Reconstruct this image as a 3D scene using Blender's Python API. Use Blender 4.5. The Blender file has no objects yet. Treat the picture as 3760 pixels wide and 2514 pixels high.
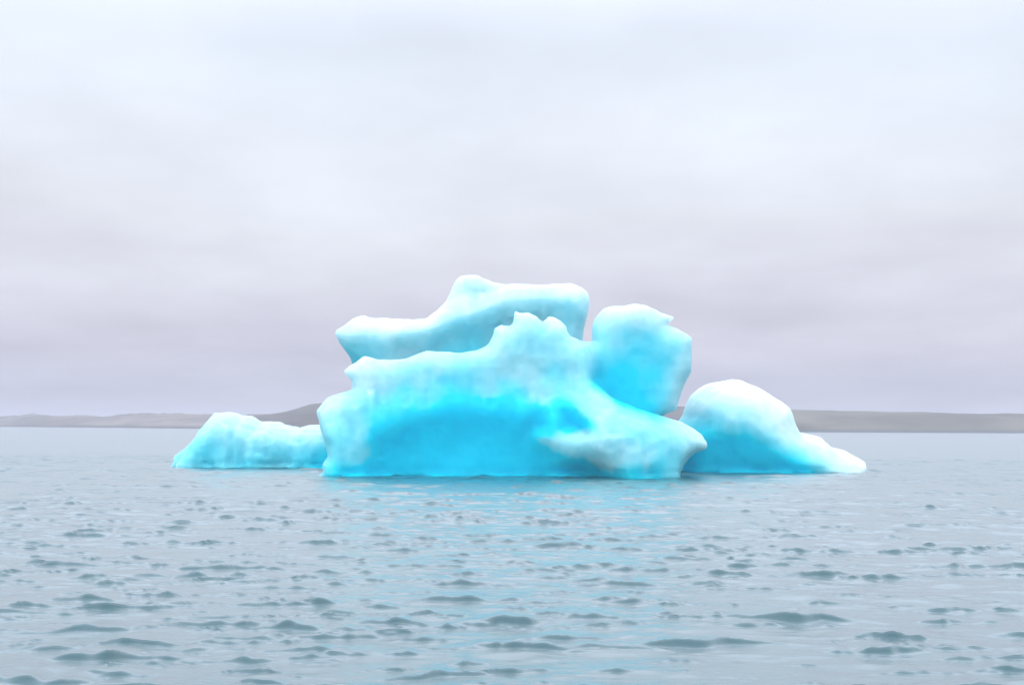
import bpy, math
import numpy as np

# ------------------------------------------------------------------ camera
scene = bpy.context.scene
COL = scene.collection
IW, IH = 3760.0, 2514.0            # size of the photograph the layout was measured on
FPX = 5222.0                       # focal length in those pixels (50 mm on 36 mm)
CAM_H = 2.5                        # eye height over the water, standing in a boat
PITCH = math.atan((1565 - IH / 2) / FPX)
ROLL = math.radians(0.30)


def rot_x(a):
    c, s = math.cos(a), math.sin(a)
    return np.array([[1, 0, 0], [0, c, -s], [0, s, c]])


def rot_z(a):
    c, s = math.cos(a), math.sin(a)
    return np.array([[c, -s, 0], [s, c, 0], [0, 0, 1]])


CAM_R = rot_x(math.pi / 2 + PITCH) @ rot_z(ROLL)
cam_data = bpy.data.cameras.new('camera')
cam_data.sensor_width = 36.0
cam_data.lens = 36.0 * FPX / IW
cam_data.clip_start = 0.1
cam_data.clip_end = 20000
cam = bpy.data.objects.new('camera', cam_data)
COL.objects.link(cam)
from mathutils import Matrix
m4 = Matrix([list(CAM_R[0]) + [0], list(CAM_R[1]) + [0], list(CAM_R[2]) + [CAM_H], [0, 0, 0, 1]])
cam.matrix_world = m4
scene.camera = cam


def at(px, py, Y):
    """world x, z of a photograph pixel at distance Y"""
    v = CAM_R @ np.array([(px - IW / 2) / FPX, -(py - IH / 2) / FPX, -1.0])
    t = Y / v[1]
    return v[0] * t, CAM_H + v[2] * t


def srgb(r, g, b):
    f = lambda c: (c / 255 / 12.92) if c <= 10 else ((c / 255 + 0.055) / 1.055) ** 2.4
    return (f(r), f(g), f(b), 1.0)


# ------------------------------------------------------------------ sky, sun, exposure
SUN_EL, SUN_AZ = math.radians(30), math.radians(200)   # azimuth clockwise from +Y (north)
world = bpy.data.worlds.new('World')
scene.world = world
world.use_nodes = True
nt = world.node_tree
nt.nodes.clear()
N = nt.nodes.new
L = nt.links.new
out = N('ShaderNodeOutputWorld')
bg = N('ShaderNodeBackground')
bg.inputs['Strength'].default_value = 0.1
L(bg.outputs[0], out.inputs['Surface'])
sky = N('ShaderNodeTexSky')
sky.sky_type = 'NISHITA'
sky.sun_disc = False
sky.sun_elevation = SUN_EL
sky.sun_rotation = SUN_AZ
sky.dust_density = 3.0
tc = N('ShaderNodeTexCoord')
sep = N('ShaderNodeSeparateXYZ')
L(tc.outputs['Generated'], sep.inputs[0])
# stratus: colour over the sine of the elevation, brightening to the zenith as an overcast sky does
el = N('ShaderNodeMath'); el.operation = 'MAXIMUM'; el.inputs[1].default_value = 0.0
L(sep.outputs['Z'], el.inputs[0])
# project the direction on the cloud deck to stretch its streaks along the horizon
den = N('ShaderNodeMath'); den.operation = 'ADD'; den.inputs[1].default_value = 0.16
L(el.outputs[0], den.inputs[0])
dx = N('ShaderNodeMath'); dx.operation = 'DIVIDE'
dy = N('ShaderNodeMath'); dy.operation = 'DIVIDE'
L(sep.outputs['X'], dx.inputs[0]); L(den.outputs[0], dx.inputs[1])
L(sep.outputs['Y'], dy.inputs[0]); L(den.outputs[0], dy.inputs[1])
cmb = N('ShaderNodeCombineXYZ')
L(dx.outputs[0], cmb.inputs[0]); L(dy.outputs[0], cmb.inputs[1])
mp = N('ShaderNodeMapping')
mp.inputs['Location'].default_value = (3.7, 1.2, 0)
mp.inputs['Rotation'].default_value = (0, 0, math.radians(8))
mp.inputs['Scale'].default_value = (0.95, 0.8, 1)
L(cmb.outputs[0], mp.inputs['Vector'])
nz = N('ShaderNodeTexNoise')
nz.inputs['Scale'].default_value = 1.15
nz.inputs['Detail'].default_value = 3.5
nz.inputs['Roughness'].default_value = 0.45
nz.inputs['Distortion'].default_value = 0.25
L(mp.outputs[0], nz.inputs['Vector'])
nzc = N('ShaderNodeMapRange')
nzc.inputs['From Min'].default_value = 0.3; nzc.inputs['From Max'].default_value = 0.7
nzc.inputs['To Min'].default_value = -0.022; nzc.inputs['To Max'].default_value = 0.022
L(nz.outputs['Fac'], nzc.inputs['Value'])
els = N('ShaderNodeMath'); els.operation = 'ADD'
L(el.outputs[0], els.inputs[0]); L(nzc.outputs[0], els.inputs[1])
ramp = N('ShaderNodeValToRGB')
ramp.color_ramp.interpolation = 'B_SPLINE'
SKY_STOPS = [(0.0, (196, 197, 216)), (0.05, (206, 206, 223)), (0.10, (223, 223, 235)),
             (0.16, (235, 240, 249)), (0.23, (235, 243, 255)), (0.34, (231, 239, 255))]
els_ = ramp.color_ramp.elements
els_[0].position = SKY_STOPS[0][0]; els_[0].color = srgb(*SKY_STOPS[0][1])
els_[1].position = SKY_STOPS[-1][0]; els_[1].color = srgb(*SKY_STOPS[-1][1])
for p, c in SKY_STOPS[1:-1]:
    e = els_.new(p); e.color = srgb(*c)
L(els.outputs[0], ramp.inputs['Fac'])
# overcast luminance law: the deck gets brighter towards the zenith
lum = N('ShaderNodeMapRange')
lum.interpolation_type = 'SMOOTHSTEP'
lum.inputs['From Min'].default_value = 0.25; lum.inputs['From Max'].default_value = 0.5
lum.inputs['To Min'].default_value = 10.0; lum.inputs['To Max'].default_value = 28.0
L(el.outputs[0], lum.inputs['Value'])
# thinner and thicker patches in the deck
nz2 = N('ShaderNodeTexNoise')
nz2.inputs['Scale'].default_value = 1.9; nz2.inputs['Detail'].default_value = 4; nz2.inputs['Roughness'].default_value = 0.5
L(mp.outputs[0], nz2.inputs['Vector'])
pat = N('ShaderNodeMapRange')
pat.inputs['From Min'].default_value = 0.3; pat.inputs['From Max'].default_value = 0.7
pat.inputs['To Min'].default_value = 0.94; pat.inputs['To Max'].default_value = 1.09
L(nz2.outputs['Fac'], pat.inputs['Value'])
lum2 = N('ShaderNodeMath'); lum2.operation = 'MULTIPLY'
L(lum.outputs[0], lum2.inputs[0]); L(pat.outputs[0], lum2.inputs[1])
deck = N('ShaderNodeVectorMath'); deck.operation = 'SCALE'
L(ramp.outputs[0], deck.inputs[0]); L(lum2.outputs[0], deck.inputs['Scale'])
mixs = N('ShaderNodeMix'); mixs.data_type = 'RGBA'
mixs.inputs['Factor'].default_value = 0.96
L(sky.outputs[0], mixs.inputs['A']); L(deck.outputs[0], mixs.inputs['B'])
L(mixs.outputs['Result'], bg.inputs['Color'])

sun = bpy.data.lights.new('sun', 'SUN')
sun.energy = 1.0
sun.angle = math.radians(40)
sun.color = (1.0, 0.98, 0.95)
so = bpy.data.objects.new('sun', sun)
COL.objects.link(so)
so.rotation_euler = (math.pi / 2 - SUN_EL, 0, -SUN_AZ + math.pi)
so.location = (0, 0, 60)

scene.view_settings.view_transform = 'Standard'
scene.view_settings.look = 'None'
scene.view_settings.gamma = 1
scene.view_settings.exposure = 0
scene.view_settings.use_curve_mapping = False
cy = scene.cycles
cy.use_denoising = True
cy.max_bounces = 8
cy.diffuse_bounces = 4
cy.glossy_bounces = 3
cy.volume_bounces = 1
cy.sample_clamp_indirect = 6

# ------------------------------------------------------------------ helpers
RNG = np.random.default_rng(7)
LAT = RNG.random((32, 32, 32)).astype(np.float32)


def vnoise(x, y, z):
    """smooth value noise, -1..1"""
    x, y, z = np.broadcast_arrays(np.asarray(x, np.float32), np.asarray(y, np.float32), np.asarray(z, np.float32))
    xi, yi, zi = np.floor(x).astype(np.int32), np.floor(y).astype(np.int32), np.floor(z).astype(np.int32)
    fx, fy, fz = x - xi, y - yi, z - zi
    q = lambda t: t * t * t * (t * (t * 6 - 15) + 10)
    fx, fy, fz = q(fx), q(fy), q(fz)
    g = lambda a, b, c: LAT[(xi + a) & 31, (yi + b) & 31, (zi + c) & 31]
    v = 0
    for a in (0, 1):
        wa = fx if a else 1 - fx
        for b in (0, 1):
            wb = fy if b else 1 - fy
            for c in (0, 1):
                v = v + wa * wb * (fz if c else 1 - fz) * g(a, b, c)
    return v * 2 - 1


def sstep(a, b, x):
    t = np.clip((x - a) / (b - a), 0, 1)
    return t * t * (3 - 2 * t)


def smax(a, b, k):
    h = np.clip(0.5 + 0.5 * (a - b) / k, 0, 1)
    return b + (a - b) * h + k * h * (1 - h)


def smin(a, b, k):
    return -smax(-a, -b, k)


def poly_dist(poly, X, Z):
    """signed distance to a polygon, positive inside"""
    P = np.asarray(poly, float)
    d2 = np.full(X.shape, 1e18)
    ins = np.zeros(X.shape, bool)
    for (x0, z0), (x1, z1) in zip(P, np.roll(P, -1, 0)):
        ex, ez = x1 - x0, z1 - z0
        t = np.clip(((X - x0) * ex + (Z - z0) * ez) / (ex * ex + ez * ez + 1e-12), 0, 1)
        d2 = np.minimum(d2, (X - x0 - t * ex) ** 2 + (Z - z0 - t * ez) ** 2)
        cr = (z0 > Z) != (z1 > Z)
        with np.errstate(divide='ignore', invalid='ignore'):
            ins ^= cr & (X < ex * (Z - z0) / (ez if ez else 1e-12) + x0)
    d = np.sqrt(d2)
    return np.where(ins, d, -d)


def surface_nets(F, org, h):
    """closed quad mesh of F = 0 (F > 0 inside)"""
    F = F.astype(np.float32)
    S = F > 0
    nx, ny, nz_ = F.shape
    c = [(i, j, k) for i in (0, 1) for j in (0, 1) for k in (0, 1)]
    sl = lambda o: (slice(o[0], nx - 1 + o[0]), slice(o[1], ny - 1 + o[1]), slice(o[2], nz_ - 1 + o[2]))
    cnt = sum(S[sl(o)].astype(np.int8) for o in c)
    idx = np.argwhere((cnt > 0) & (cnt < 8))
    acc = np.zeros((len(idx), 3)); n = np.zeros(len(idx))
    for a in c:
        for ax in range(3):
            if a[ax]:
                continue
            b = list(a); b[ax] = 1
            fa = F[idx[:, 0] + a[0], idx[:, 1] + a[1], idx[:, 2] + a[2]]
            fb = F[idx[:, 0] + b[0], idx[:, 1] + b[1], idx[:, 2] + b[2]]
            cr = (fa > 0) != (fb > 0)
            t = np.where(cr, fa / np.where(cr, fa - fb, 1), 0)
            p = np.tile(np.array(a, float), (len(idx), 1)); p[:, ax] = t
            acc += p * cr[:, None]; n += cr
    V = org + h * (idx + acc / n[:, None])
    vid = np.full((nx - 1, ny - 1, nz_ - 1), -1, np.int32)
    vid[idx[:, 0], idx[:, 1], idx[:, 2]] = np.arange(len(idx))
    Q = []
    for ax in range(3):
        u, v = [(1, 2), (2, 0), (0, 1)][ax]
        lo = [slice(1, -1)] * 3; hi = [slice(1, -1)] * 3
        lo[ax] = slice(0, -1); hi[ax] = slice(1, None)
        A, B = S[tuple(lo)], S[tuple(hi)]
        e = np.argwhere(A != B)
        first = A[e[:, 0], e[:, 1], e[:, 2]]
        base = e.copy(); base[:, u] += 1; base[:, v] += 1
        def cell(du, dv):
            p = base.copy(); p[:, u] += du; p[:, v] += dv
            return vid[p[:, 0], p[:, 1], p[:, 2]]
        q = np.stack([cell(-1, -1), cell(0, -1), cell(0, 0), cell(-1, 0)], 1)
        Q.append(np.where(first[:, None], q, q[:, ::-1]))
    return V, np.concatenate(Q)


def link(name, me, mat, parent=None):
    o = bpy.data.objects.new(name, me)
    COL.objects.link(o)
    if mat:
        me.materials.append(mat)
    if parent:
        o.parent = parent
        o.matrix_parent_inverse = Matrix.Translation(-parent.location)
    return o


def quad_mesh(name, V, Q, smooth=True):
    me = bpy.data.meshes.new(name)
    me.vertices.add(len(V)); me.vertices.foreach_set('co', np.asarray(V, np.float32).ravel())
    me.loops.add(len(Q) * 4); me.loops.foreach_set('vertex_index', np.asarray(Q, np.int32).ravel())
    me.polygons.add(len(Q))
    me.polygons.foreach_set('loop_start', np.arange(0, len(Q) * 4, 4, dtype=np.int32))
    me.polygons.foreach_set('loop_total', np.full(len(Q), 4, np.int32))
    me.update(calc_edges=True); me.validate()
    if smooth:
        me.polygons.foreach_set('use_smooth', np.ones(len(me.polygons), bool))
    return me


def new_mat(name):
    m = bpy.data.materials.new(name)
    m.use_nodes = True
    t = m.node_tree
    return m, t, t.nodes['Principled BSDF']


# ------------------------------------------------------------------ materials
def ice_material():
    m, t, p = new_mat('glacier_ice')
    n, l = t.nodes.new, t.links.new
    at_ = n('ShaderNodeAttribute'); at_.attribute_name = 'clear_ice_and_shade'
    co = n('ShaderNodeTexCoord')
    nz = n('ShaderNodeTexNoise'); nz.inputs['Scale'].default_value = 1.6; nz.inputs['Detail'].default_value = 6
    l(co.outputs['Object'], nz.inputs['Vector'])
    # bubble trains run down through the ice
    mp = n('ShaderNodeMapping'); mp.inputs['Scale'].default_value = (4.6, 4.6, 0.6)
    l(co.outputs['Object'], mp.inputs['Vector'])
    ns = n('ShaderNodeTexNoise'); ns.inputs['Scale'].default_value = 1.0; ns.inputs['Detail'].default_value = 4
    l(mp.outputs[0], ns.inputs['Vector'])
    sm = n('ShaderNodeMath'); sm.operation = 'ADD'
    l(nz.outputs['Fac'], sm.inputs[0]); l(ns.outputs['Fac'], sm.inputs[1])
    mr = n('ShaderNodeMapRange')
    mr.inputs['From Min'].default_value = 0.6; mr.inputs['From Max'].default_value = 1.4
    mr.inputs['To Min'].default_value = -0.03; mr.inputs['To Max'].default_value = 0.03
    l(sm.outputs[0], mr.inputs['Value'])
    ad = n('ShaderNodeMath'); ad.operation = 'ADD'; ad.use_clamp = True
    l(at_.outputs['Fac'], ad.inputs[0]); l(mr.outputs[0], ad.inputs[1])
    cr = n('ShaderNodeValToRGB')
    stops = [(0.0, (0.56, 0.64, 0.645, 1)), (0.13, (0.44, 0.615, 0.63, 1)), (0.27, (0.335, 0.59, 0.635, 1)), (0.5, (0.16, 0.57, 0.65, 1)),
             (0.75, (0.008, 0.56, 0.69, 1)), (1.0, (0.0, 0.54, 0.73, 1))]
    e = cr.color_ramp.elements
    e[0].position, e[0].color = stops[0]
    e[1].position, e[1].color = stops[-1]
    for ps, c in stops[1:-1]:
        k = e.new(ps); k.color = c
    l(ad.outputs[0], cr.inputs['Fac'])
    l(cr.outputs[0], p.inputs['Base Color'])
    p.inputs['Subsurface Weight'].default_value = 1.0
    p.inputs['Subsurface Radius'].default_value = (0.9, 0.8, 0.75)
    p.inputs['Subsurface Scale'].default_value = 2.8
    p.inputs['Roughness'].default_value = 0.5
    p.inputs['IOR'].default_value = 1.31
    p.inputs['Specular IOR Level'].default_value = 0.15
    b1 = n('ShaderNodeTexNoise'); b1.inputs['Scale'].default_value = 6.0; b1.inputs['Detail'].default_value = 5
    l(co.outputs['Object'], b1.inputs['Vector'])
    bp = n('ShaderNodeBump'); bp.inputs['Strength'].default_value = 0.22; bp.inputs['Distance'].default_value = 0.05
    l(b1.outputs['Fac'], bp.inputs['Height'])
    l(bp.outputs[0], p.inputs['Normal'])
    return m


def water_material():
    m, t, p = new_mat('glacial_water')
    n, l = t.nodes.new, t.links.new
    co = n('ShaderNodeTexCoord')
    ra = n('ShaderNodeAttribute'); ra.attribute_name = 'ripple'     # ripples finer than the mesh
    l(ra.outputs['Fac'], p.inputs['Roughness']); l(ra.outputs['Fac'], p.inputs['Coat Roughness'])
    p.inputs['Base Color'].default_value = (0.015, 0.07, 0.08, 1)
    p.inputs['Roughness'].default_value = 0.22
    p.inputs['IOR'].default_value = 1.34
    p.inputs['Coat Weight'].default_value = 1.0
    p.inputs['Coat IOR'].default_value = 1.38
    p.inputs['Coat Roughness'].default_value = 0.22
    mp = n('ShaderNodeMapping'); mp.inputs['Scale'].default_value = (1.0, 1.6, 1.0)
    l(co.outputs['Object'], mp.inputs['Vector'])
    b1 = n('ShaderNodeTexNoise'); b1.inputs['Scale'].default_value = 3.5; b1.inputs['Detail'].default_value = 4
    l(mp.outputs[0], b1.inputs['Vector'])
    bp = n('ShaderNodeBump'); bp.inputs['Strength'].default_value = 0.18; bp.inputs['Distance'].default_value = 0.05
    l(b1.outputs['Fac'], bp.inputs['Height'])
    l(bp.outputs[0], p.inputs['Normal']); l(bp.outputs[0], p.inputs['Coat Normal'])
    return m


def ground_material(name, c1, c2, c3):
    m, t, p = new_mat(name)
    n, l = t.nodes.new, t.links.new
    co = n('ShaderNodeTexCoord')
    mp = n('ShaderNodeMapping'); mp.inputs['Scale'].default_value = (0.012, 0.012, 0.10)
    l(co.outputs['Object'], mp.inputs['Vector'])
    nz = n('ShaderNodeTexNoise'); nz.inputs['Scale'].default_value = 1.0; nz.inputs['Detail'].default_value = 7
    nz.inputs['Roughness'].default_value = 0.62
    l(mp.outputs[0], nz.inputs['Vector'])
    cr = n('ShaderNodeValToRGB')
    e = cr.color_ramp.elements
    e[0].position = 0.41; e[0].color = c1
    e[1].position = 0.60; e[1].color = c2
    l(nz.outputs['Fac'], cr.inputs['Fac'])
    # wet dark gravel along the beach
    sp = n('ShaderNodeSeparateXYZ'); l(co.outputs['Object'], sp.inputs[0])
    mr = n('ShaderNodeMapRange'); mr.inputs['From Min'].default_value = 0.5; mr.inputs['From Max'].default_value = 2.2
    l(sp.outputs['Z'], mr.inputs['Value'])
    mx = n('ShaderNodeMix'); mx.data_type = 'RGBA'
    mx.inputs['A'].default_value = c3
    l(mr.outputs[0], mx.inputs['Factor']); l(cr.outputs[0], mx.inputs['B'])
    l(mx.outputs['Result'], p.inputs['Base Color'])
    p.inputs['Roughness'].default_value = 0.95
    return m


ICE = ice_material()
WATER = water_material()

# ------------------------------------------------------------------ water: waves as geometry
def build_water():
    lo = np.exp(np.arange(math.log(0.6), math.log(9.0), 0.03))
    r1 = np.exp(np.arange(math.log(9.0), math.log(34.0), 0.0019))
    r2 = np.exp(np.arange(math.log(34.0), math.log(130.0), 0.0027))
    r3 = np.exp(np.arange(math.log(130.0), math.log(6000.0), 0.02))
    r = np.concatenate([lo, r1, r2, r3])
    fine = np.radians(np.arange(-23.5, 23.5001, 0.085))
    side = np.radians(np.concatenate([np.arange(24, 45, 0.5), np.arange(45, 180.01, 3.0)]))
    th = np.concatenate([-side[::-1], fine, side])
    R_, T_ = np.meshgrid(r, th, indexing='ij')
    X = R_ * np.sin(T_); Y = R_ * np.cos(T_)
    dr = np.gradient(r)[:, None] * np.ones_like(T_)
    da = np.gradient(th)[None, :] * R_
    x = X.ravel().astype(np.float32); y = Y.ravel().astype(np.float32)
    dr = dr.ravel(); da = da.ravel()
    rg = np.random.default_rng(21)
    Zh = np.zeros_like(x); DX = np.zeros_like(x); DY = np.zeros_like(x)
    # gusts: patches of livelier and calmer water
    gust = 0.86 + 0.45 * vnoise(x * 0.09, y * 0.05, 3.3)
    K = 120
    lam = np.concatenate([np.exp(np.linspace(math.log(0.32), math.log(4.6), 84)), np.exp(np.linspace(math.log(0.22), math.log(0.75), 36))])
    lam = lam * (1 + 0.06 * rg.standard_normal(K))
    for i in range(K):
        la = lam[i]
        k = 2 * math.pi / la
        spread = 0.42 if la > 1.2 else 0.75
        a = -math.pi / 2 + 0.14 + spread * rg.standard_normal()   # running towards the boat
        kx, ky = k * math.cos(a), k * math.sin(a)
        s = 0.018 * math.exp(-0.5 * (math.log(la / 0.9) / 0.75) ** 2)
        if i >= 84:
            s, a = 0.016, -math.pi / 2 + 0.1 + 0.9 * rg.standard_normal()      # cat's paws: fine ripples from all round
            kx, ky = k * math.cos(a), k * math.sin(a)
        amp = s / k * (0.6 + 0.8 * rg.random())
        ph = rg.random() * 2 * math.pi
        step = np.abs(math.sin(a)) * dr + np.abs(math.cos(a)) * da
        w = sstep(2.2, 4.5, la / np.maximum(step, 1e-4)).astype(np.float32)
        arg = kx * x + ky * y + ph
        A = (amp * w) * (gust if la < 2.2 else 1.0)
        Zh += A * np.cos(arg)
        q = 0.95
        sn = A * np.sin(arg)
        DX -= q * math.cos(a) * sn
        DY -= q * math.sin(a) * sn
    # short breaking crests the wind heaps up: steep towards the boat, long behind, in loose chains
    H = np.zeros((len(r), len(th)), np.float32)
    dth = fine[1] - fine[0]
    n_side = len(side)
    rc = np.random.default_rng(5)
    for _ in range(13000):
        q = 24.5 * math.sqrt(rc.random())                     # more of the far ones lie in a wider sector
        r0 = math.sqrt(rc.uniform(9.5 ** 2, 118 ** 2)) if rc.random() < 0.72 else rc.uniform(13, 50)
        t0 = math.radians(rc.uniform(-23.3, 23.3))
        if rc.random() > 0.60 - 0.8 * t0:
            continue
        tilt = 0.10 * rc.standard_normal() + 0.35 * -t0 + 0.05
        cx, cyy = r0 * math.sin(t0), r0 * math.cos(t0)
        big = rc.random() ** 4.6 * (rc.random() < 0.74)
        tiny = 0.75 if big == 0 else 1.0
        for link_ in range(1 + int(rc.random() * 3.2 * (0.35 + big))):
            wdt = (0.10 + 0.95 * big) * rc.uniform(0.6, 1.3) * (1 + 0.004 * r0)
            hgt = (0.013 * tiny + 0.085 * big) * rc.uniform(0.7, 1.2) * (1 + 0.004 * r0)
            lf = hgt * rc.uniform(0.5, 1.0); lb = hgt * rc.uniform(4.0, 8.0)
            rr, tt = math.hypot(cx, cyy), math.atan2(cx, cyy)
            i0, i1 = np.searchsorted(r, (rr - 5 * lf - 0.3, rr + 4 * lb + 0.3))
            j0 = n_side + int((tt - fine[0]) / dth - wdt / rr / dth) - 2
            j1 = n_side + int((tt - fine[0]) / dth + wdt / rr / dth) + 3
            j0, j1 = max(j0, 0), min(j1, len(th))
            if i1 - i0 > 1 and j1 - j0 > 1:
                gx = X[i0:i1, j0:j1] - cx; gy = Y[i0:i1, j0:j1] - cyy
                ss = gx / wdt
                bow = rc.uniform(-0.25, 0.25) * wdt
                ph_ = rc.random() * 6
                wob = wdt * (0.07 * np.sin(5 * ss + ph_) + (0.04 * np.sin(13 * ss + 2 * ph_) if wdt / rr > 0.022 else 0.0))
                ss = ss + rc.uniform(-0.35, 0.35) * (1 - ss * ss)
                u = gy - math.tan(tilt) * gx - bow * ss * ss - wob
                env = (0.35 * np.clip(1 - ss * ss, 0, 1) + 0.65 * np.clip(1 - np.abs(ss), 0, 1) ** rc.uniform(0.8, 1.5)) * (0.9 + 0.25 * np.sin(ss * rc.uniform(2, 6) + rc.random() * 6) + (0.15 if wdt / rr > 0.022 else 0.0) * np.sin(ss * rc.uniform(9, 17) + rc.random() * 6))
                env = np.clip(env, 0, 1.2)
                lfe = lf * (0.35 + 0.65 * env)
                w_ = hgt * env * np.where(u < 0, np.clip(1 + u / (1.5 * lfe), 0, 1) ** 1.25, np.exp(-u / lb))
                H[i0:i1, j0:j1] = np.maximum(H[i0:i1, j0:j1], w_)
            stp = wdt * rc.uniform(1.1, 1.9)
            cx += stp * math.cos(tilt); cyy += stp * math.sin(tilt) + 0.12 * rc.standard_normal() * stp
            big *= rc.uniform(0.4, 1.0)
    H[:, 1:-1] = 0.25 * H[:, :-2] + 0.5 * H[:, 1:-1] + 0.25 * H[:, 2:]
    Zh = Zh + H.ravel()
    V = np.stack([x + DX, y + DY, Zh], 1)
    nr, nc = len(r), len(th)
    I = np.arange(nr * nc).reshape(nr, nc)
    Q = np.stack([I[:-1, :-1], I[:-1, 1:], I[1:, 1:], I[1:, :-1]], -1).reshape(-1, 4)[:, ::-1]
    me = quad_mesh('water', V, Q)
    ra = me.attributes.new('ripple', 'FLOAT', 'POINT')
    ra.data.foreach_set('value', (0.28 + 0.05 * sstep(25.0, 110.0, R_.ravel())).astype(np.float32))
    o = link('water', me, WATER)
    o['kind'] = 'structure'
    return o


build_water()

# ------------------------------------------------------------------ far shores
def build_shore(name, base, top, mat, rough, seed, depth=90.0):
    """base: (px, py) of the shoreline, top: (px, py) of the crest, both left to right; the distance of the
    shoreline follows from its drop below the horizon"""
    pxs = np.arange(base[0][0], base[-1][0] + 1, 6.0)
    by = np.interp(pxs, *zip(*base)); ty = np.interp(pxs, *zip(*top))
    k = np.ones(9) / 9
    ty = np.convolve(np.pad(ty, 4, mode='edge'), k, 'valid')
    dirs = np.array([CAM_R @ np.array([(p - IW / 2) / FPX, -(b - IH / 2) / FPX, -1.0]) for p, b in zip(pxs, by)])
    t0 = CAM_H / -dirs[:, 2]
    bx, byw = dirs[:, 0] * t0, dirs[:, 1] * t0
    dist = np.hypot(bx, byw)
    crest_z = np.array([at(p, q, yy + depth)[1] for p, q, yy in zip(pxs, ty, byw)])
    ux, uy = bx / dist, byw / dist
    s = np.concatenate([np.linspace(-0.25, 1.0, 34), np.linspace(1.08, 4.0, 16)])
    S, Bx = np.meshgrid(s, bx, indexing='ij'); _, By = np.meshgrid(s, byw, indexing='ij')
    X = Bx + ux[None] * S * depth; Y = By + uy[None] * S * depth
    up = np.where(S < 0, S * 1.2, np.clip(S, 0, 1) ** 0.62)
    back = 1 - 0.35 * sstep(1.0, 4.0, S)
    Z = up * crest_z[None] * back
    f = sstep(0.02, 0.4, S) * (1 - 0.75 * sstep(0.8, 1.0, S) * (S <= 1.0))
    Z = Z + f * rough * (vnoise(X * 0.03 + seed, Y * 0.03, 0.5) + 0.5 * vnoise(X * 0.09, Y * 0.07 + seed, 4.5))
    Z = Z + sstep(0, 0.1, S) * 0.12 * rough * vnoise(X * 0.21, Y * 0.15, 9.1 + seed)
    Z = np.where(S < 0, np.clip(Z, -1.5, -0.3), Z)
    V = np.stack([X.ravel(), Y.ravel(), Z.ravel()], 1)
    ns, nb = S.shape
    I = np.arange(ns * nb).reshape(ns, nb)
    Q = np.stack([I[:-1, :-1], I[:-1, 1:], I[1:, 1:], I[1:, :-1]], -1).reshape(-1, 4)
    me = quad_mesh(name, V, Q)
    o = link(name, me, mat)
    o['kind'] = 'structure'
    return o


G_LEFT = ground_material('grey_gravel', (0.09, 0.077, 0.068, 1), (0.19, 0.16, 0.14, 1), (0.05, 0.05, 0.052, 1))
G_RIGHT = ground_material('brown_gravel', (0.06, 0.054, 0.038, 1), (0.125, 0.112, 0.08, 1), (0.05, 0.07, 0.075, 1))
G_HILL = ground_material('dark_gravel', (0.045, 0.04, 0.037, 1), (0.10, 0.088, 0.078, 1), (0.05, 0.05, 0.052, 1))
build_shore('hills', [(-700, 1561), (0, 1566), (726, 1573), (1500, 1576)],
            [(-700, 1528), (0, 1534), (60, 1528), (110, 1521), (200, 1527), (300, 1525), (390, 1530), (450, 1521),
             (560, 1519), (720, 1519), (900, 1522), (1500, 1530)], G_LEFT, 1.6, 1.0, 120.0)
build_shore('hill', [(900, 1577), (1200, 1579), (1800, 1581), (2600, 1585)],
            [(900, 1529), (960, 1523), (1010, 1520), (1060, 1511), (1110, 1497), (1150, 1484), (1200, 1481), (1300, 1476),
             (1500, 1480), (2100, 1486), (2420, 1486), (2600, 1500)], G_HILL, 0.8, 5.0, 80.0)
build_shore('moraine', [(2400, 1584), (2900, 1586), (3760, 1590), (4500, 1593)],
            [(2400, 1496), (2600, 1496), (2900, 1503), (3200, 1510), (3500, 1516), (3760, 1521), (4500, 1535)], G_RIGHT, 0.8, 9.0, 70.0)

# ------------------------------------------------------------------ ice
def c1(pts):     # measured on an enlargement of the middle of the photograph
    return [(1150 + 0.63966 * x, 950 + 0.63966 * y) for x, y in pts]


def c2(pts):     # enlargement of the left shelf
    return [(600 + 0.3838 * x, 1350 + 0.3838 * y) for x, y in pts]


def c3(pts):     # enlargement of the right dome
    return [(2100 + 0.5101 * x, 1050 + 0.5101 * y) for x, y in pts]


def outline(pts, Y):
    return [at(px, py, Y) for px, py in pts]


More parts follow.
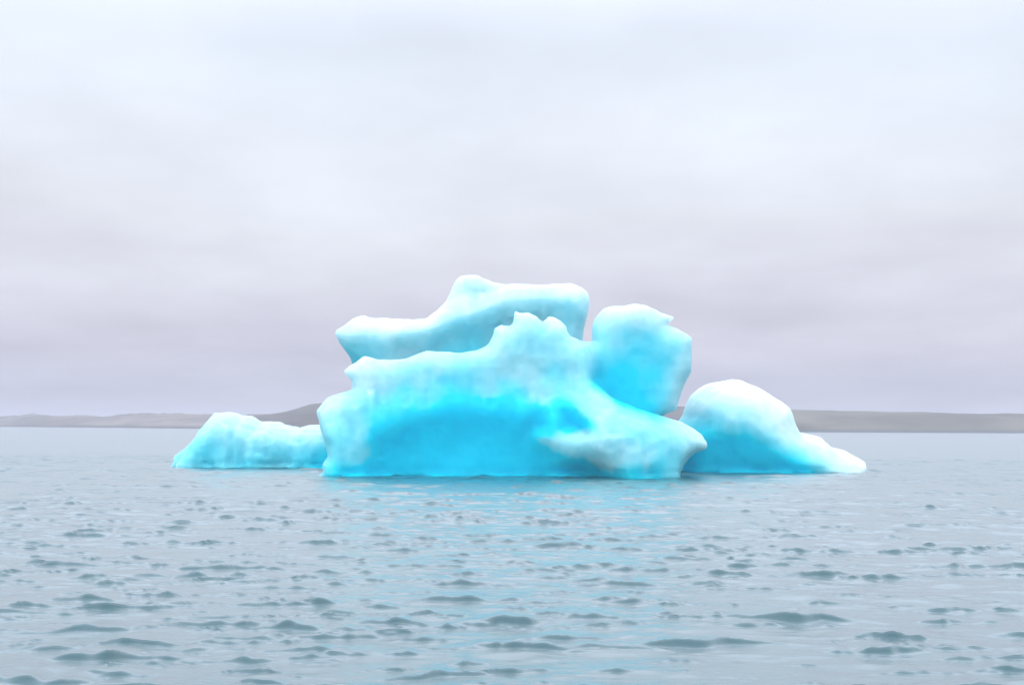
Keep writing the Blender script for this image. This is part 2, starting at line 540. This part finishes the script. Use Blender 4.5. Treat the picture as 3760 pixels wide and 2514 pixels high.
class Block:
    """a voxel field of ice; x, z outlines with real depth around their middle plane"""
    def __init__(self, x0, x1, y0, y1, z0, z1, h):
        self.h = h
        self.org = np.array([x0, y0, z0])
        self.x = np.arange(x0, x1, h); self.y = np.arange(y0, y1, h); self.z = np.arange(z0, z1, h)
        self.X, self.Z = np.meshgrid(self.x, self.z, indexing='ij')
        self.F = None

    def lump(self, poly, yc, tf, tb, R, lean=0.0, swell=None, power=2.0):
        d = poly_dist(poly, self.X, self.Z).astype(np.float32)
        e = np.maximum(R - d, 0) / R
        y_mid = yc + lean * self.Z
        T_f = tf * (np.ones_like(d) if swell is None else swell(self.X, self.Z).astype(np.float32))
        dyv = (self.y[None, :, None] - y_mid[:, None, :]).astype(np.float32)
        ty = np.where(dyv < 0, -dyv / T_f[:, None, :], dyv / tb)
        q = (np.abs(e[:, None, :]) ** power + np.abs(ty) ** power) ** (1 / power)
        return min(R, tf, tb) * (1 - q)

    def add(self, f, k=0.4):
        self.F = f if self.F is None else smax(self.F, f, k)

    def cut(self, f, k=0.4):
        self.F = smin(self.F, -f, k)

    def weather(self, amp=1.0, seed=0.0, groove=0.05):
        X = self.x[:, None, None]; Y = self.y[None, :, None]; Z = self.z[None, None, :]
        s = seed
        n1 = vnoise(X * 0.42 + s, Y * 0.42, Z * 0.42 + s)
        n2 = vnoise(X * 1.0 + 7 + s, Y * 1.0, Z * 0.9)
        n3 = vnoise(X * 2.3 + 3, Y * 2.3 + s, Z * 1.7)
        n4 = vnoise(X * 2.8 + 11, Y * 2.8 + s, Z * 0.45)           # flutes melted down the faces
        F = self.F - 0.05 - 0.07 * amp
        F = F + amp * (0.12 * n1 + 0.05 * n2 + 0.03 * n3)
        F = F + amp * 0.05 * n4
        F = F + amp * 0.13 * (0.33 - np.abs(vnoise(X * 0.75 + 2 * s, Y * 0.75, Z * 0.75 + 5)))     # scalloped facets with sharp ridges
        F = F + amp * 0.03 * vnoise(X * 4.6 + s, Y * 4.6, Z * 4.0)
        F = F + amp * 0.07 * (0.33 - np.abs(vnoise(X * 1.9 + s, Y * 1.9 + 4, Z * 1.9)))
        # the lap of the waves has melted a shallow groove just above the water and left a foot below it
        g = np.exp(-((Z - 0.30 - 0.08 * n2) / 0.13) ** 2)
        F = F - groove * g * (0.6 + 0.4 * n1)
        # a broken, half drowned toe of ice along the waterline
        toe = np.clip(vnoise(X * 0.8 + s, Y * 0.8, 2.2) + 0.35 * vnoise(X * 3.1, Y * 3.1 + s, 5.1), -0.1, 0.8)
        F = F + 0.32 * toe * np.exp(-((Z + 0.06) / 0.13) ** 2)
        self.F = F

    def mesh(self, name, tone, parent, label=None):
        F = self.F
        for sl in ((0,), (-1,)):
            F[sl[0], :, :] = -1; F[:, sl[0], :] = -1; F[:, :, sl[0]] = -1
        V, Q = surface_nets(F, self.org, self.h)
        # relax the voxel steps a little
        for _ in range(1):
            acc = np.zeros_like(V); n = np.zeros(len(V))
            for a, b in ((0, 1), (1, 2), (2, 3), (3, 0)):
                np.add.at(acc, Q[:, a], V[Q[:, b]]); np.add.at(n, Q[:, a], 1)
                np.add.at(acc, Q[:, b], V[Q[:, a]]); np.add.at(n, Q[:, b], 1)
            V = 0.5 * V + 0.5 * acc / n[:, None]
        V_loc = V - np.array(parent.location) if parent else V
        me = quad_mesh(name, V_loc, Q)
        if len(me.vertices) == len(V):
            a = me.attributes.new('clear_ice_and_shade', 'FLOAT', 'POINT')
            a.data.foreach_set('value', np.clip(tone(V), 0, 1).astype(np.float32))
        o = bpy.data.objects.new(name, me)
        COL.objects.link(o)
        me.materials.append(ICE)
        o.parent = parent
        if label:
            o['label'] = label
        return o


def c4(pts):     # enlargement of both bergs
    return [(1138 + 0.8925 * x, 955 + 0.8925 * y) for x, y in pts]


def tone_map(ctrl, Y, sig, bias=0.0, zones=(), far=(), far_y=0.0):
    """how clear (blue) or bubbly (white) the ice is, plus shading painted on ridge and pillar, from samples over the face of the block"""
    pts = np.array([at(px, py, Y) for px, py, _ in ctrl]); m = np.array([c[2] for c in list(ctrl) + list(far)])
    if far:
        pts = np.concatenate([pts, np.array([at(px, py, far_y) for px, py, _ in far])])

    def f(V):
        w = np.exp(-((V[:, 0, None] - pts[None, :, 0]) ** 2 + (V[:, 2, None] - pts[None, :, 1]) ** 2) / (2 * sig * sig)) + 1e-9
        r = (w * m).sum(1) / w.sum(1)
        r = r + bias
        for zp, val, soft in zones:            # exposed bodies of clear blue ice with an edge of their own
            wx = V[:, 0] + 0.16 * vnoise(V[:, 0] * 1.7, V[:, 1], V[:, 2] * 1.7) + 0.05 * vnoise(V[:, 0] * 6, V[:, 1], V[:, 2] * 2)
            wz = V[:, 2] + 0.16 * vnoise(V[:, 0] * 1.7 + 9, V[:, 1], V[:, 2] * 1.7) + 0.22 * vnoise(V[:, 0] * 2.9, V[:, 1], 7.7)
            k = sstep(-soft, soft, poly_dist(outline(zp, Y), wx, wz))
            r = r + ((np.maximum(val, r) if val > 0 else np.minimum(-val, r)) - r) * k
        r = 0.03 + 0.96 * r
        return r + 0.05 * vnoise(V[:, 0] * 0.9, V[:, 1] * 0.9, V[:, 2] * 0.9) + 0.03 * vnoise(V[:, 0] * 3.0, V[:, 1] * 3.0, V[:, 2] * 0.8)
    return f


def c1t(pts):
    return [(1150 + 0.63966 * x, 950 + 0.63966 * y, m) for x, y, m in pts]


berg = bpy.data.objects.new('iceberg', None)
COL.objects.link(berg)
berg.location = (0, 77, 0)
berg['label'] = 'tall sculpted blue and white iceberg with a pillar and blue hollow, mid lagoon'
berg['category'] = 'iceberg'

# --- back ridge
YR = 81.0
ridge_out = c1([(145, 430), (175, 400), (245, 345), (280, 335), (360, 348), (450, 350), (600, 355), (660, 340), (720, 295),
                (760, 245), (790, 180), (810, 125), (840, 95), (880, 90), (950, 100), (1020, 120), (1090, 155), (1150, 150),
                (1250, 160), (1330, 165), (1400, 152), (1480, 150), (1540, 165), (1580, 200), (1590, 260), (1575, 350),
                (1560, 400), (1550, 460), (1560, 700), (1500, 1400), (350, 1400), (330, 720), (225, 600), (195, 540), (165, 480)])
b = Block(-13.5, 5.5, 75.0, 87.0, -1.6, 11.8, 0.11)
P = outline(ridge_out, YR)
b.add(b.lump(P, YR, 3.4, 4.0, 1.5, lean=0.06, power=3.0))
# lip that sweeps from the left nose up to the right shoulder, and the hollow under it
lip = outline(c1([(150, 430), (280, 345), (480, 370), (660, 370), (850, 270), (1000, 200), (1090, 165), (1480, 160), (1560, 220),
                  (1540, 300), (1300, 300), (1080, 320), (900, 400), (700, 440), (480, 500), (330, 540), (200, 500)]), 78.5)
b.add(b.lump(lip, 79.0, 1.9, 2.5, 1.3), 0.9)
scoop = outline(c1([(480, 470), (700, 420), (950, 350), (1100, 330), (1130, 520), (900, 640), (450, 640)]), 77.5)
b.cut(b.lump(scoop, 76.8, 2.0, 1.7, 1.3), 0.8)
saddle = outline(c1([(860, 110), (1080, 165), (1000, 215), (930, 250), (850, 200)]), 79.0)
b.cut(b.lump(saddle, 77.2, 2.0, 1.7, 0.9), 0.8)
b.weather(0.6, 2.0)
b.mesh('ridge', tone_map(c1t([  # ice clarity, with the shading under the lip painted into the tones
    (160, 430, .25), (280, 345, .02), (450, 360, .05), (620, 370, .08), (300, 420, .12), (180, 500, .55), (220, 560, .8), (300, 540, .6),
    (450, 430, .12), (450, 520, .38), (600, 440, .16), (560, 520, .35), (700, 500, .62), (800, 510, .85), (920, 490, .8), (1020, 440, .55), (720, 360, .08),
    (900, 390, .35), (800, 420, .3), (900, 300, .2), (860, 120, .16), (920, 180, .32), (1000, 150, .34), (1040, 200, .28), (800, 250, .15),
    (980, 260, .12), (1090, 170, .12), (1100, 260, .24), (1200, 190, .16), (1250, 270, .34), (1350, 220, .22), (1400, 300, .38),
    (1480, 170, .16), (1550, 260, .28), (1500, 350, .38), (1540, 430, .40), (1050, 380, .42)]), 78.0, 0.75, -0.06),
    berg, 'pale blue upper ridge with a nose pointing left')

# --- front wall with its blue hollow, buttress and tongue
YW = 75.0
wall_out = c1([(88, 1215), (84, 1165), (114, 1125), (104, 1060), (72, 985), (58, 920), (46, 872), (70, 834), (100, 792), (150, 775), (232, 742),
               (232, 712), (185, 650), (215, 622), (255, 600), (300, 563), (345, 572), (380, 578), (450, 576), (540, 570), (600, 547), (660, 525),
               (740, 530), (850, 532), (940, 518), (1000, 490), (1030, 440), (1040, 405), (1080, 388), (1120, 396), (1145, 370), (1158, 308),
               (1190, 318), (1230, 313), (1280, 335), (1315, 364), (1350, 333), (1380, 335), (1420, 355), (1455, 390), (1480, 440),
               (1520, 460), (1580, 500), (1600, 690), (1700, 785), (1850, 860), (2000, 905), (2090, 930), (2150, 965), (2200, 1000),
               (2222, 1034), (2230, 1070), (2216, 1097), (2166, 1112), (2124, 1148), (2090, 1185), (2075, 1230), (2080, 1420), (75, 1420)])
b = Block(-11.6, 11.0, 68.4, 80.6, -1.6, 9.6, 0.08)
P = outline(wall_out, YW)


def wall_swell(X, Z):
    # the foot comes forward on the left skirt and on the right buttress
    return 0.72 + 0.16 * np.exp(-((X + 9.2) / 1.6) ** 2) + 0.30 * np.exp(-((X - 5.5) / 4.0) ** 2) * sstep(5.5, 2.0, Z) + 0.22 * sstep(5.0, 1.5, Z)


b.add(b.lump(P, YW - 0.35, 4.8, 4.5, 1.3, lean=0.15, swell=wall_swell, power=3.6))
# pillar that grows out of the right shoulder
YP = 76.8
pillar_out = c1([(1540, 520), (1598, 470), (1598, 380), (1620, 330), (1660, 290), (1700, 275), (1780, 268), (1830, 258), (1900, 268), (1960, 295), (2010, 318),
                 (2060, 335), (2068, 350), (2050, 370), (2030, 378), (2080, 405), (2130, 430), (2165, 460), (2168, 560), (2165, 655), (2130, 720),
                 (2100, 800), (2085, 850), (2085, 875), (2060, 880), (2010, 905), (1960, 940), (1900, 1400), (1500, 1400), (1480, 640)])
PP = outline(pillar_out, YP)
jx, jz = at(*c1([(1560, 560)])[0], 73.5)          # joined broadly at the shoulder, by a sharp edge along the arm
kk = 0.10 + 1.1 * np.exp(-((b.X - jx) ** 2 + (b.Z - jz) ** 2) / (2 * 1.0 ** 2))
b.add(b.lump(PP, YP, 2.9, 3.0, 1.5, power=3.2), kk[:, None, :].astype(np.float32))
# the hollow
hollow = outline(c1([(350, 1010), (420, 930), (540, 880), (680, 850), (760, 815), (880, 800), (1000, 815), (1110, 795), (1200, 850), (1250, 830), (1330, 850),
                     (1365, 930), (1380, 1000), (1480, 1120), (1640, 1200), (1700, 1260), (1720, 2000), (320, 2000), (320, 1150)]), 71.0)
b.cut(b.lump(hollow, 69.0, 3.0, 2.5, 2.3, power=2.0), 1.0)
pocket = outline(c1([(1400, 860), (1440, 845), (1500, 875), (1545, 940), (1555, 990), (1480, 1000), (1405, 985)]), 71.0)
b.cut(b.lump(pocket, 69.6, 2.0, 1.4, 0.8), 0.5)
# white tongue and the little columns under it
tongue = outline(c1([(1290, 1010), (1420, 1000), (1700, 1005), (1760, 1030), (1860, 1100), (1915, 1130), (1895, 1172), (1800, 1165), (1740, 1195), (1690, 1185), (1560, 1140),
                     (1420, 1130), (1370, 1070)]), 70.6)
b.add(b.lump(tongue, 71.0, 1.15, 2.6, 0.9, lean=0.42), 0.9)
for xa, xb in ((1738, 1790), (1868, 1925), (2000, 2075)):
    colm = outline(c1([(xa, 1130), (xb, 1130), (xb + 8, 1420), (xa - 8, 1420)]), 70.8)
    b.add(b.lump(colm, 71.9, 1.3, 2.0, 0.45), 0.5)
# melt flutes on the left skirt
for x0, w0, za, zb in ((330, 16, 760, 1000), (250, 18, 850, 1130), (160, 18, 860, 1080)):
    dp = outline(c1([(x0 - w0, za), (x0 + 0.4 * w0, za), (x0 + w0, zb - 15), (x0 + 0.6 * w0, zb), (x0, zb - 8)]), 70.9)
    b.add(b.lump(dp, 71.5, 0.55, 2.0, 0.3), 0.35)
# blunt end of the arm and the splinters of the left edge
for pts, yy, tk, rr in (([(2040, 960), (2140, 968), (2190, 1004), (2218, 1036), (2225, 1068), (2210, 1094), (2160, 1110), (2090, 1120)], 73.4, 1.7, 0.40),
                        ([(180, 650), (215, 620), (255, 598), (300, 560), (345, 575), (380, 640), (330, 720), (240, 722), (225, 690)], 73.6, 1.4, 0.35),
                        ([(42, 872), (68, 836), (106, 796), (180, 775), (220, 860), (150, 940), (50, 925)], 73.6, 1.6, 0.35),
                        ([(82, 1165), (118, 1126), (180, 1130), (180, 1300), (70, 1300)], 72.6, 1.4, 0.30),
                        ([(1040, 402), (1080, 385), (1122, 393), (1140, 470), (1050, 480)], 74.4, 1.0, 0.25),
                        ([(1155, 303), (1190, 315), (1232, 310), (1282, 332), (1315, 364), (1300, 440), (1160, 430)], 74.2, 1.2, 0.25),
                        ([(1322, 362), (1350, 330), (1382, 332), (1425, 352), (1460, 390), (1440, 450), (1330, 440)], 74.2, 1.2, 0.25)):
    b.add(b.lump(outline(c1(pts), yy), yy, tk, tk, rr), 0.25)
b.weather(0.32, 6.0)
hollow_tone = tone_map(c1t([
    (60, 860, .12), (120, 820, .18), (200, 780, .22), (100, 950, .3), (110, 1080, .38), (100, 1180, .38), (250, 850, .34), (250, 1000, .34), (300, 1120, .36), (200, 1130, .38),
    (330, 800, .34), (200, 650, .05), (300, 600, .10), (300, 700, .06), (360, 720, .06), (420, 660, .18), (260, 740, .10), (180, 1220, .7), (350, 1230, .85),
    (500, 600, .18), (700, 560, .20), (900, 560, .20), (1050, 480, .14), (1100, 410, .14), (1200, 340, .12), (1300, 420, .22), (1400, 360, .12), (1200, 500, .22), (1450, 480, .20),
    (600, 680, .28), (850, 690, .48), (850, 620, .30), (1000, 700, .36), (1000, 620, .26), (1150, 650, .26), (1280, 700, .2), (1290, 770, .2), (1288, 790, .22), (985, 770, .3), (985, 740, .3), (1360, 680, .36), (1400, 720, .46), (1300, 560, .24),
    (400, 780, .36), (450, 850, .52), (380, 900, .52), (550, 800, .44), (600, 860, .62), (700, 760, .36), (980, 760, .42), (1100, 760, .5), (1200, 800, .58), (850, 780, .6), (950, 800, .68), (700, 800, .52), (480, 900, .62),
    (380, 1050, .80), (450, 960, .76), (600, 930, .88), (760, 860, .93), (900, 850, .95), (1100, 850, .95), (1250, 880, .88), (1300, 960, .88),
    (450, 1100, .93), (700, 1050, .95), (950, 1000, .97), (1150, 1000, .97), (700, 1180, .95), (1000, 1150, 1.), (1250, 1100, .95), (1300, 1200, .97), (1500, 1220, .86), (1620, 1230, .80),
    (1470, 930, .92), (1430, 880, .85), (1520, 970, .85), (1370, 880, .55), (1375, 960, .60),
    (1300, 1010, .40), (1400, 1020, .34), (1450, 1090, .36), (1550, 1050, .3), (1640, 1080, .2), (1680, 1030, .26), (1700, 1130, .28), (1780, 1100, .3), (1880, 1140, .2), (1850, 1060, .38), (1420, 1150, .7), (1500, 1165, .7), (1600, 1180, .6), (1380, 1060, .55), (1340, 1040, .55), (1670, 1200, .6), (1600, 1220, .8), (1400, 1220, .95), (1200, 1220, 1.), (1100, 1080, .97), (850, 950, .96), (550, 1030, .94), (550, 1180, .95), (850, 1100, .97), (850, 1220, 1.),
    (1500, 640, .26), (1500, 760, .28), (1560, 860, .26), (1650, 820, .20), (1700, 920, .24), (1800, 900, .20), (1900, 920, .26), (1900, 1000, .34), (2000, 940, .22), (2050, 1000, .28), (2150, 1000, .16), (2220, 1060, .14), (2150, 1100, .28),
    (2000, 1080, .36), (2080, 1150, .36), (2040, 1220, .44), (1715, 1220, .82), (1830, 1215, .75), (1960, 1215, .72), (1765, 1210, .45), (1895, 1210, .46), (2040, 1190, .42)]), 71.2, 0.38, 0.13, [
    (c4([(240, 850), (275, 760), (330, 700), (420, 660), (510, 620), (560, 590), (640, 580), (740, 570), (830, 590), (890, 610), (930, 590), (985, 620), (1010, 690), (990, 720), (930, 720),
         (960, 760), (1010, 800), (1100, 830), (1200, 860), (1240, 880), (1240, 1010), (130, 1010), (130, 885)]), 0.93, 0.26),
    (c4([(1020, 610), (1050, 603), (1095, 640), (1122, 690), (1110, 707), (1030, 702), (1015, 650)]), 0.9, 0.14),
    (c4([(1000, 725), (1080, 712), (1240, 712), (1300, 740), (1385, 795), (1370, 830), (1290, 830), (1230, 860), (1190, 850), (1100, 820), (1030, 790), (985, 760), (930, 735)]), -0.37, 0.3)],
    far=c1t([  # pillar: ice clarity, its white rim and blue flank also painting rounded shading
    (1620, 340, .10), (1700, 285, .03), (1830, 270, .0), (1960, 310, .03), (2050, 345, .02), (1700, 360, .14), (1850, 350, .10), (1950, 370, .14), (2080, 420, .12), (2150, 470, .12),
    (1620, 470, .24), (1700, 460, .30), (1850, 450, .42), (1950, 480, .44), (2060, 500, .32), (2150, 560, .16), (2130, 620, .20), (1560, 540, .24), (1560, 600, .30),
    (1700, 560, .46), (1850, 570, .54), (1980, 580, .50), (1660, 640, .58), (1800, 660, .64), (1950, 680, .56), (2050, 650, .36), (2110, 700, .14),
    (1680, 730, .76), (1800, 760, .74), (1900, 760, .62), (2000, 750, .38), (2080, 780, .12), (1850, 840, .85), (1950, 840, .70), (1960, 780, .42), (2020, 850, .30), (2070, 860, .08), (1930, 890, .85), (1780, 820, .82)]), far_y=74.4)
b.mesh('main_body', hollow_tone, berg, 'wide front wall with deep cyan hollow, tapering right arm and upright pillar')

# --- low shelf on the left
YS = 86.0
shelf_out = c2([(60, 1250), (88, 960), (95, 940), (110, 850), (170, 770), (230, 720), (300, 640), (370, 545), (440, 460), (490, 420), (560, 410), (640, 410),
                (700, 425), (760, 440), (840, 440), (870, 470), (920, 500), (960, 490), (1040, 488), (1100, 500), (1150, 525), (1230, 535), (1290, 555),
                (1340, 550), (1400, 532), (1510, 540), (1750, 500), (1800, 1250)])
b = Block(-22.4, -8.6, 80.5, 92.0, -1.6, 4.6, 0.10)
P = outline(shelf_out, YS)
b.add(b.lump(P, YS, 3.4, 3.6, 1.3, lean=0.25))
b.weather(0.85, 15.0, 0.16)
b.mesh('shelf', tone_map([(x, y, m) for (x, y), m in zip(c2([
    (490, 425), (600, 420), (800, 445), (1000, 495), (1200, 540), (1400, 540), (450, 520), (600, 520), (800, 560), (1000, 560), (1200, 600), (1450, 600),
    (380, 600), (550, 640), (750, 680), (950, 660), (1150, 690), (1350, 680), (1500, 620), (280, 720), (450, 760), (650, 780), (850, 780), (1050, 780), (1250, 780), (1450, 780),
    (180, 800), (130, 900), (300, 860), (500, 860), (700, 860), (900, 880), (1100, 880), (1300, 880), (1500, 860), (200, 940), (600, 940), (1000, 940), (1400, 950), (1540, 930)]),
    [.16, .14, .12, .10, .12, .12, .30, .28, .24, .20, .20, .18, .36, .38, .36, .28, .28, .34, .24, .44, .46, .48, .48, .46, .54, .62,
     .46, .46, .60, .62, .60, .66, .66, .72, .82, .55, .55, .60, .68, .9])], 83.5, 0.55),
    berg, 'low sloping shelf with a melted waterline groove')

# --- dome on the right, a berg of its own
dome_top = bpy.data.objects.new('iceberg', None)
COL.objects.link(dome_top)
dome_top.location = (14, 83, 0)
dome_top['label'] = 'smaller white domed iceberg with blue base and long tail, right of the tall one'
dome_top['category'] = 'iceberg'
YD = 83.0
dome_out = c3([(700, 1500), (690, 1100), (765, 965), (800, 915), (815, 860), (850, 790), (920, 735), (990, 695), (1090, 680), (1160, 668), (1230, 672), (1300, 705),
               (1350, 725), (1420, 765), (1500, 805), (1550, 840), (1580, 880), (1600, 960), (1635, 1040), (1720, 1065), (1790, 1080), (1830, 1120),
               (1860, 1150), (1930, 1165), (2010, 1200), (2080, 1235), (2108, 1262), (2110, 1300), (2095, 1500)])
b = Block(8.6, 22.0, 76.5, 91.0, -1.6, 7.2, 0.10)
P = outline(dome_out, YD)
b.add(b.lump(P, YD, 4.4, 5.0, 2.6, lean=0.12))
hol = outline(c3([(690, 1150), (900, 1080), (1050, 1060), (1200, 1070), (1350, 1130), (1500, 1210), (1680, 1290), (1820, 1345), (1850, 1500), (690, 1500)]), 79.0)
b.cut(b.lump(hol, 77.3, 2.6, 2.2, 2.2), 1.3)
b.weather(0.55, 20.0)
b.mesh('dome', tone_map([(x, y, m) for (x, y), m in zip(c3([
    (1160, 675), (950, 720), (860, 800), (1350, 740), (1530, 850), (1000, 780), (1200, 780), (1400, 840), (830, 880), (950, 880), (1100, 880), (1250, 900), (1450, 940), (1590, 960),
    (800, 950), (900, 980), (1050, 980), (1180, 990), (1350, 1000), (1500, 1040), (1620, 1060), (880, 1040), (1000, 1070), (1200, 1060), (1350, 1090), (1500, 1130), (1700, 1090), (1800, 1120),
    (900, 1150), (1050, 1180), (1250, 1150), (1400, 1190), (1600, 1200), (1750, 1200), (1900, 1190), (2050, 1250), (800, 1280), (950, 1280), (1150, 1280), (1350, 1260), (1500, 1250), (1600, 1290), (1750, 1280), (1850, 1280), (1950, 1290),
    (850, 1350), (1100, 1350), (1400, 1340), (1650, 1345), (1820, 1345), (1950, 1340)]),
    [.0, .02, .06, .0, .03, .08, .05, .05, .18, .26, .28, .18, .10, .05, .36, .5, .44, .32, .2, .14, .08, .85, .88, .85, .6, .32, .12, .05,
     1., 1., 1., .9, .46, .24, .08, .02, 1., 1., 1., 1., .95, .85, .5, .3, .14, 1., 1., 1., 1., .6, .25])], 79.6, 0.5, 0.0, [
    (c4([(1490, 870), (1530, 820), (1620, 760), (1650, 725), (1720, 730), (1800, 730), (1850, 770), (1950, 830), (2050, 872), (2100, 890), (2100, 1000), (1480, 1000)]), 0.96, 0.45)]),
    dome_top)

# ------------------------------------------------------------------ haze over the lagoon
def build_haze():
    x0, x1, y0, y1, z0, z1 = -6300, 6300, -6300, 6300, -2.8, 30.0
    V = [(x, y, z) for x in (x0, x1) for y in (y0, y1) for z in (z0, z1)]
    Q = [(0, 1, 3, 2), (4, 6, 7, 5), (0, 4, 5, 1), (2, 3, 7, 6), (0, 2, 6, 4), (1, 5, 7, 3)]
    me = quad_mesh('haze', np.array(V, float), np.array(Q), smooth=False)
    m = bpy.data.materials.new('mist')
    m.use_nodes = True
    t = m.node_tree
    t.nodes.clear()
    o_ = t.nodes.new('ShaderNodeOutputMaterial')
    v = t.nodes.new('ShaderNodeVolumePrincipled')
    v.inputs['Color'].default_value = (0.66, 0.65, 0.715, 1)
    v.inputs['Density'].default_value = 0.0005
    v.inputs['Anisotropy'].default_value = 0.0
    t.links.new(v.outputs[0], o_.inputs['Volume'])
    o = link('haze', me, m)
    o['kind'] = 'stuff'
    o['label'] = 'thin pale mist hanging over the whole lagoon'
    o['category'] = 'haze'
    return o


build_haze()
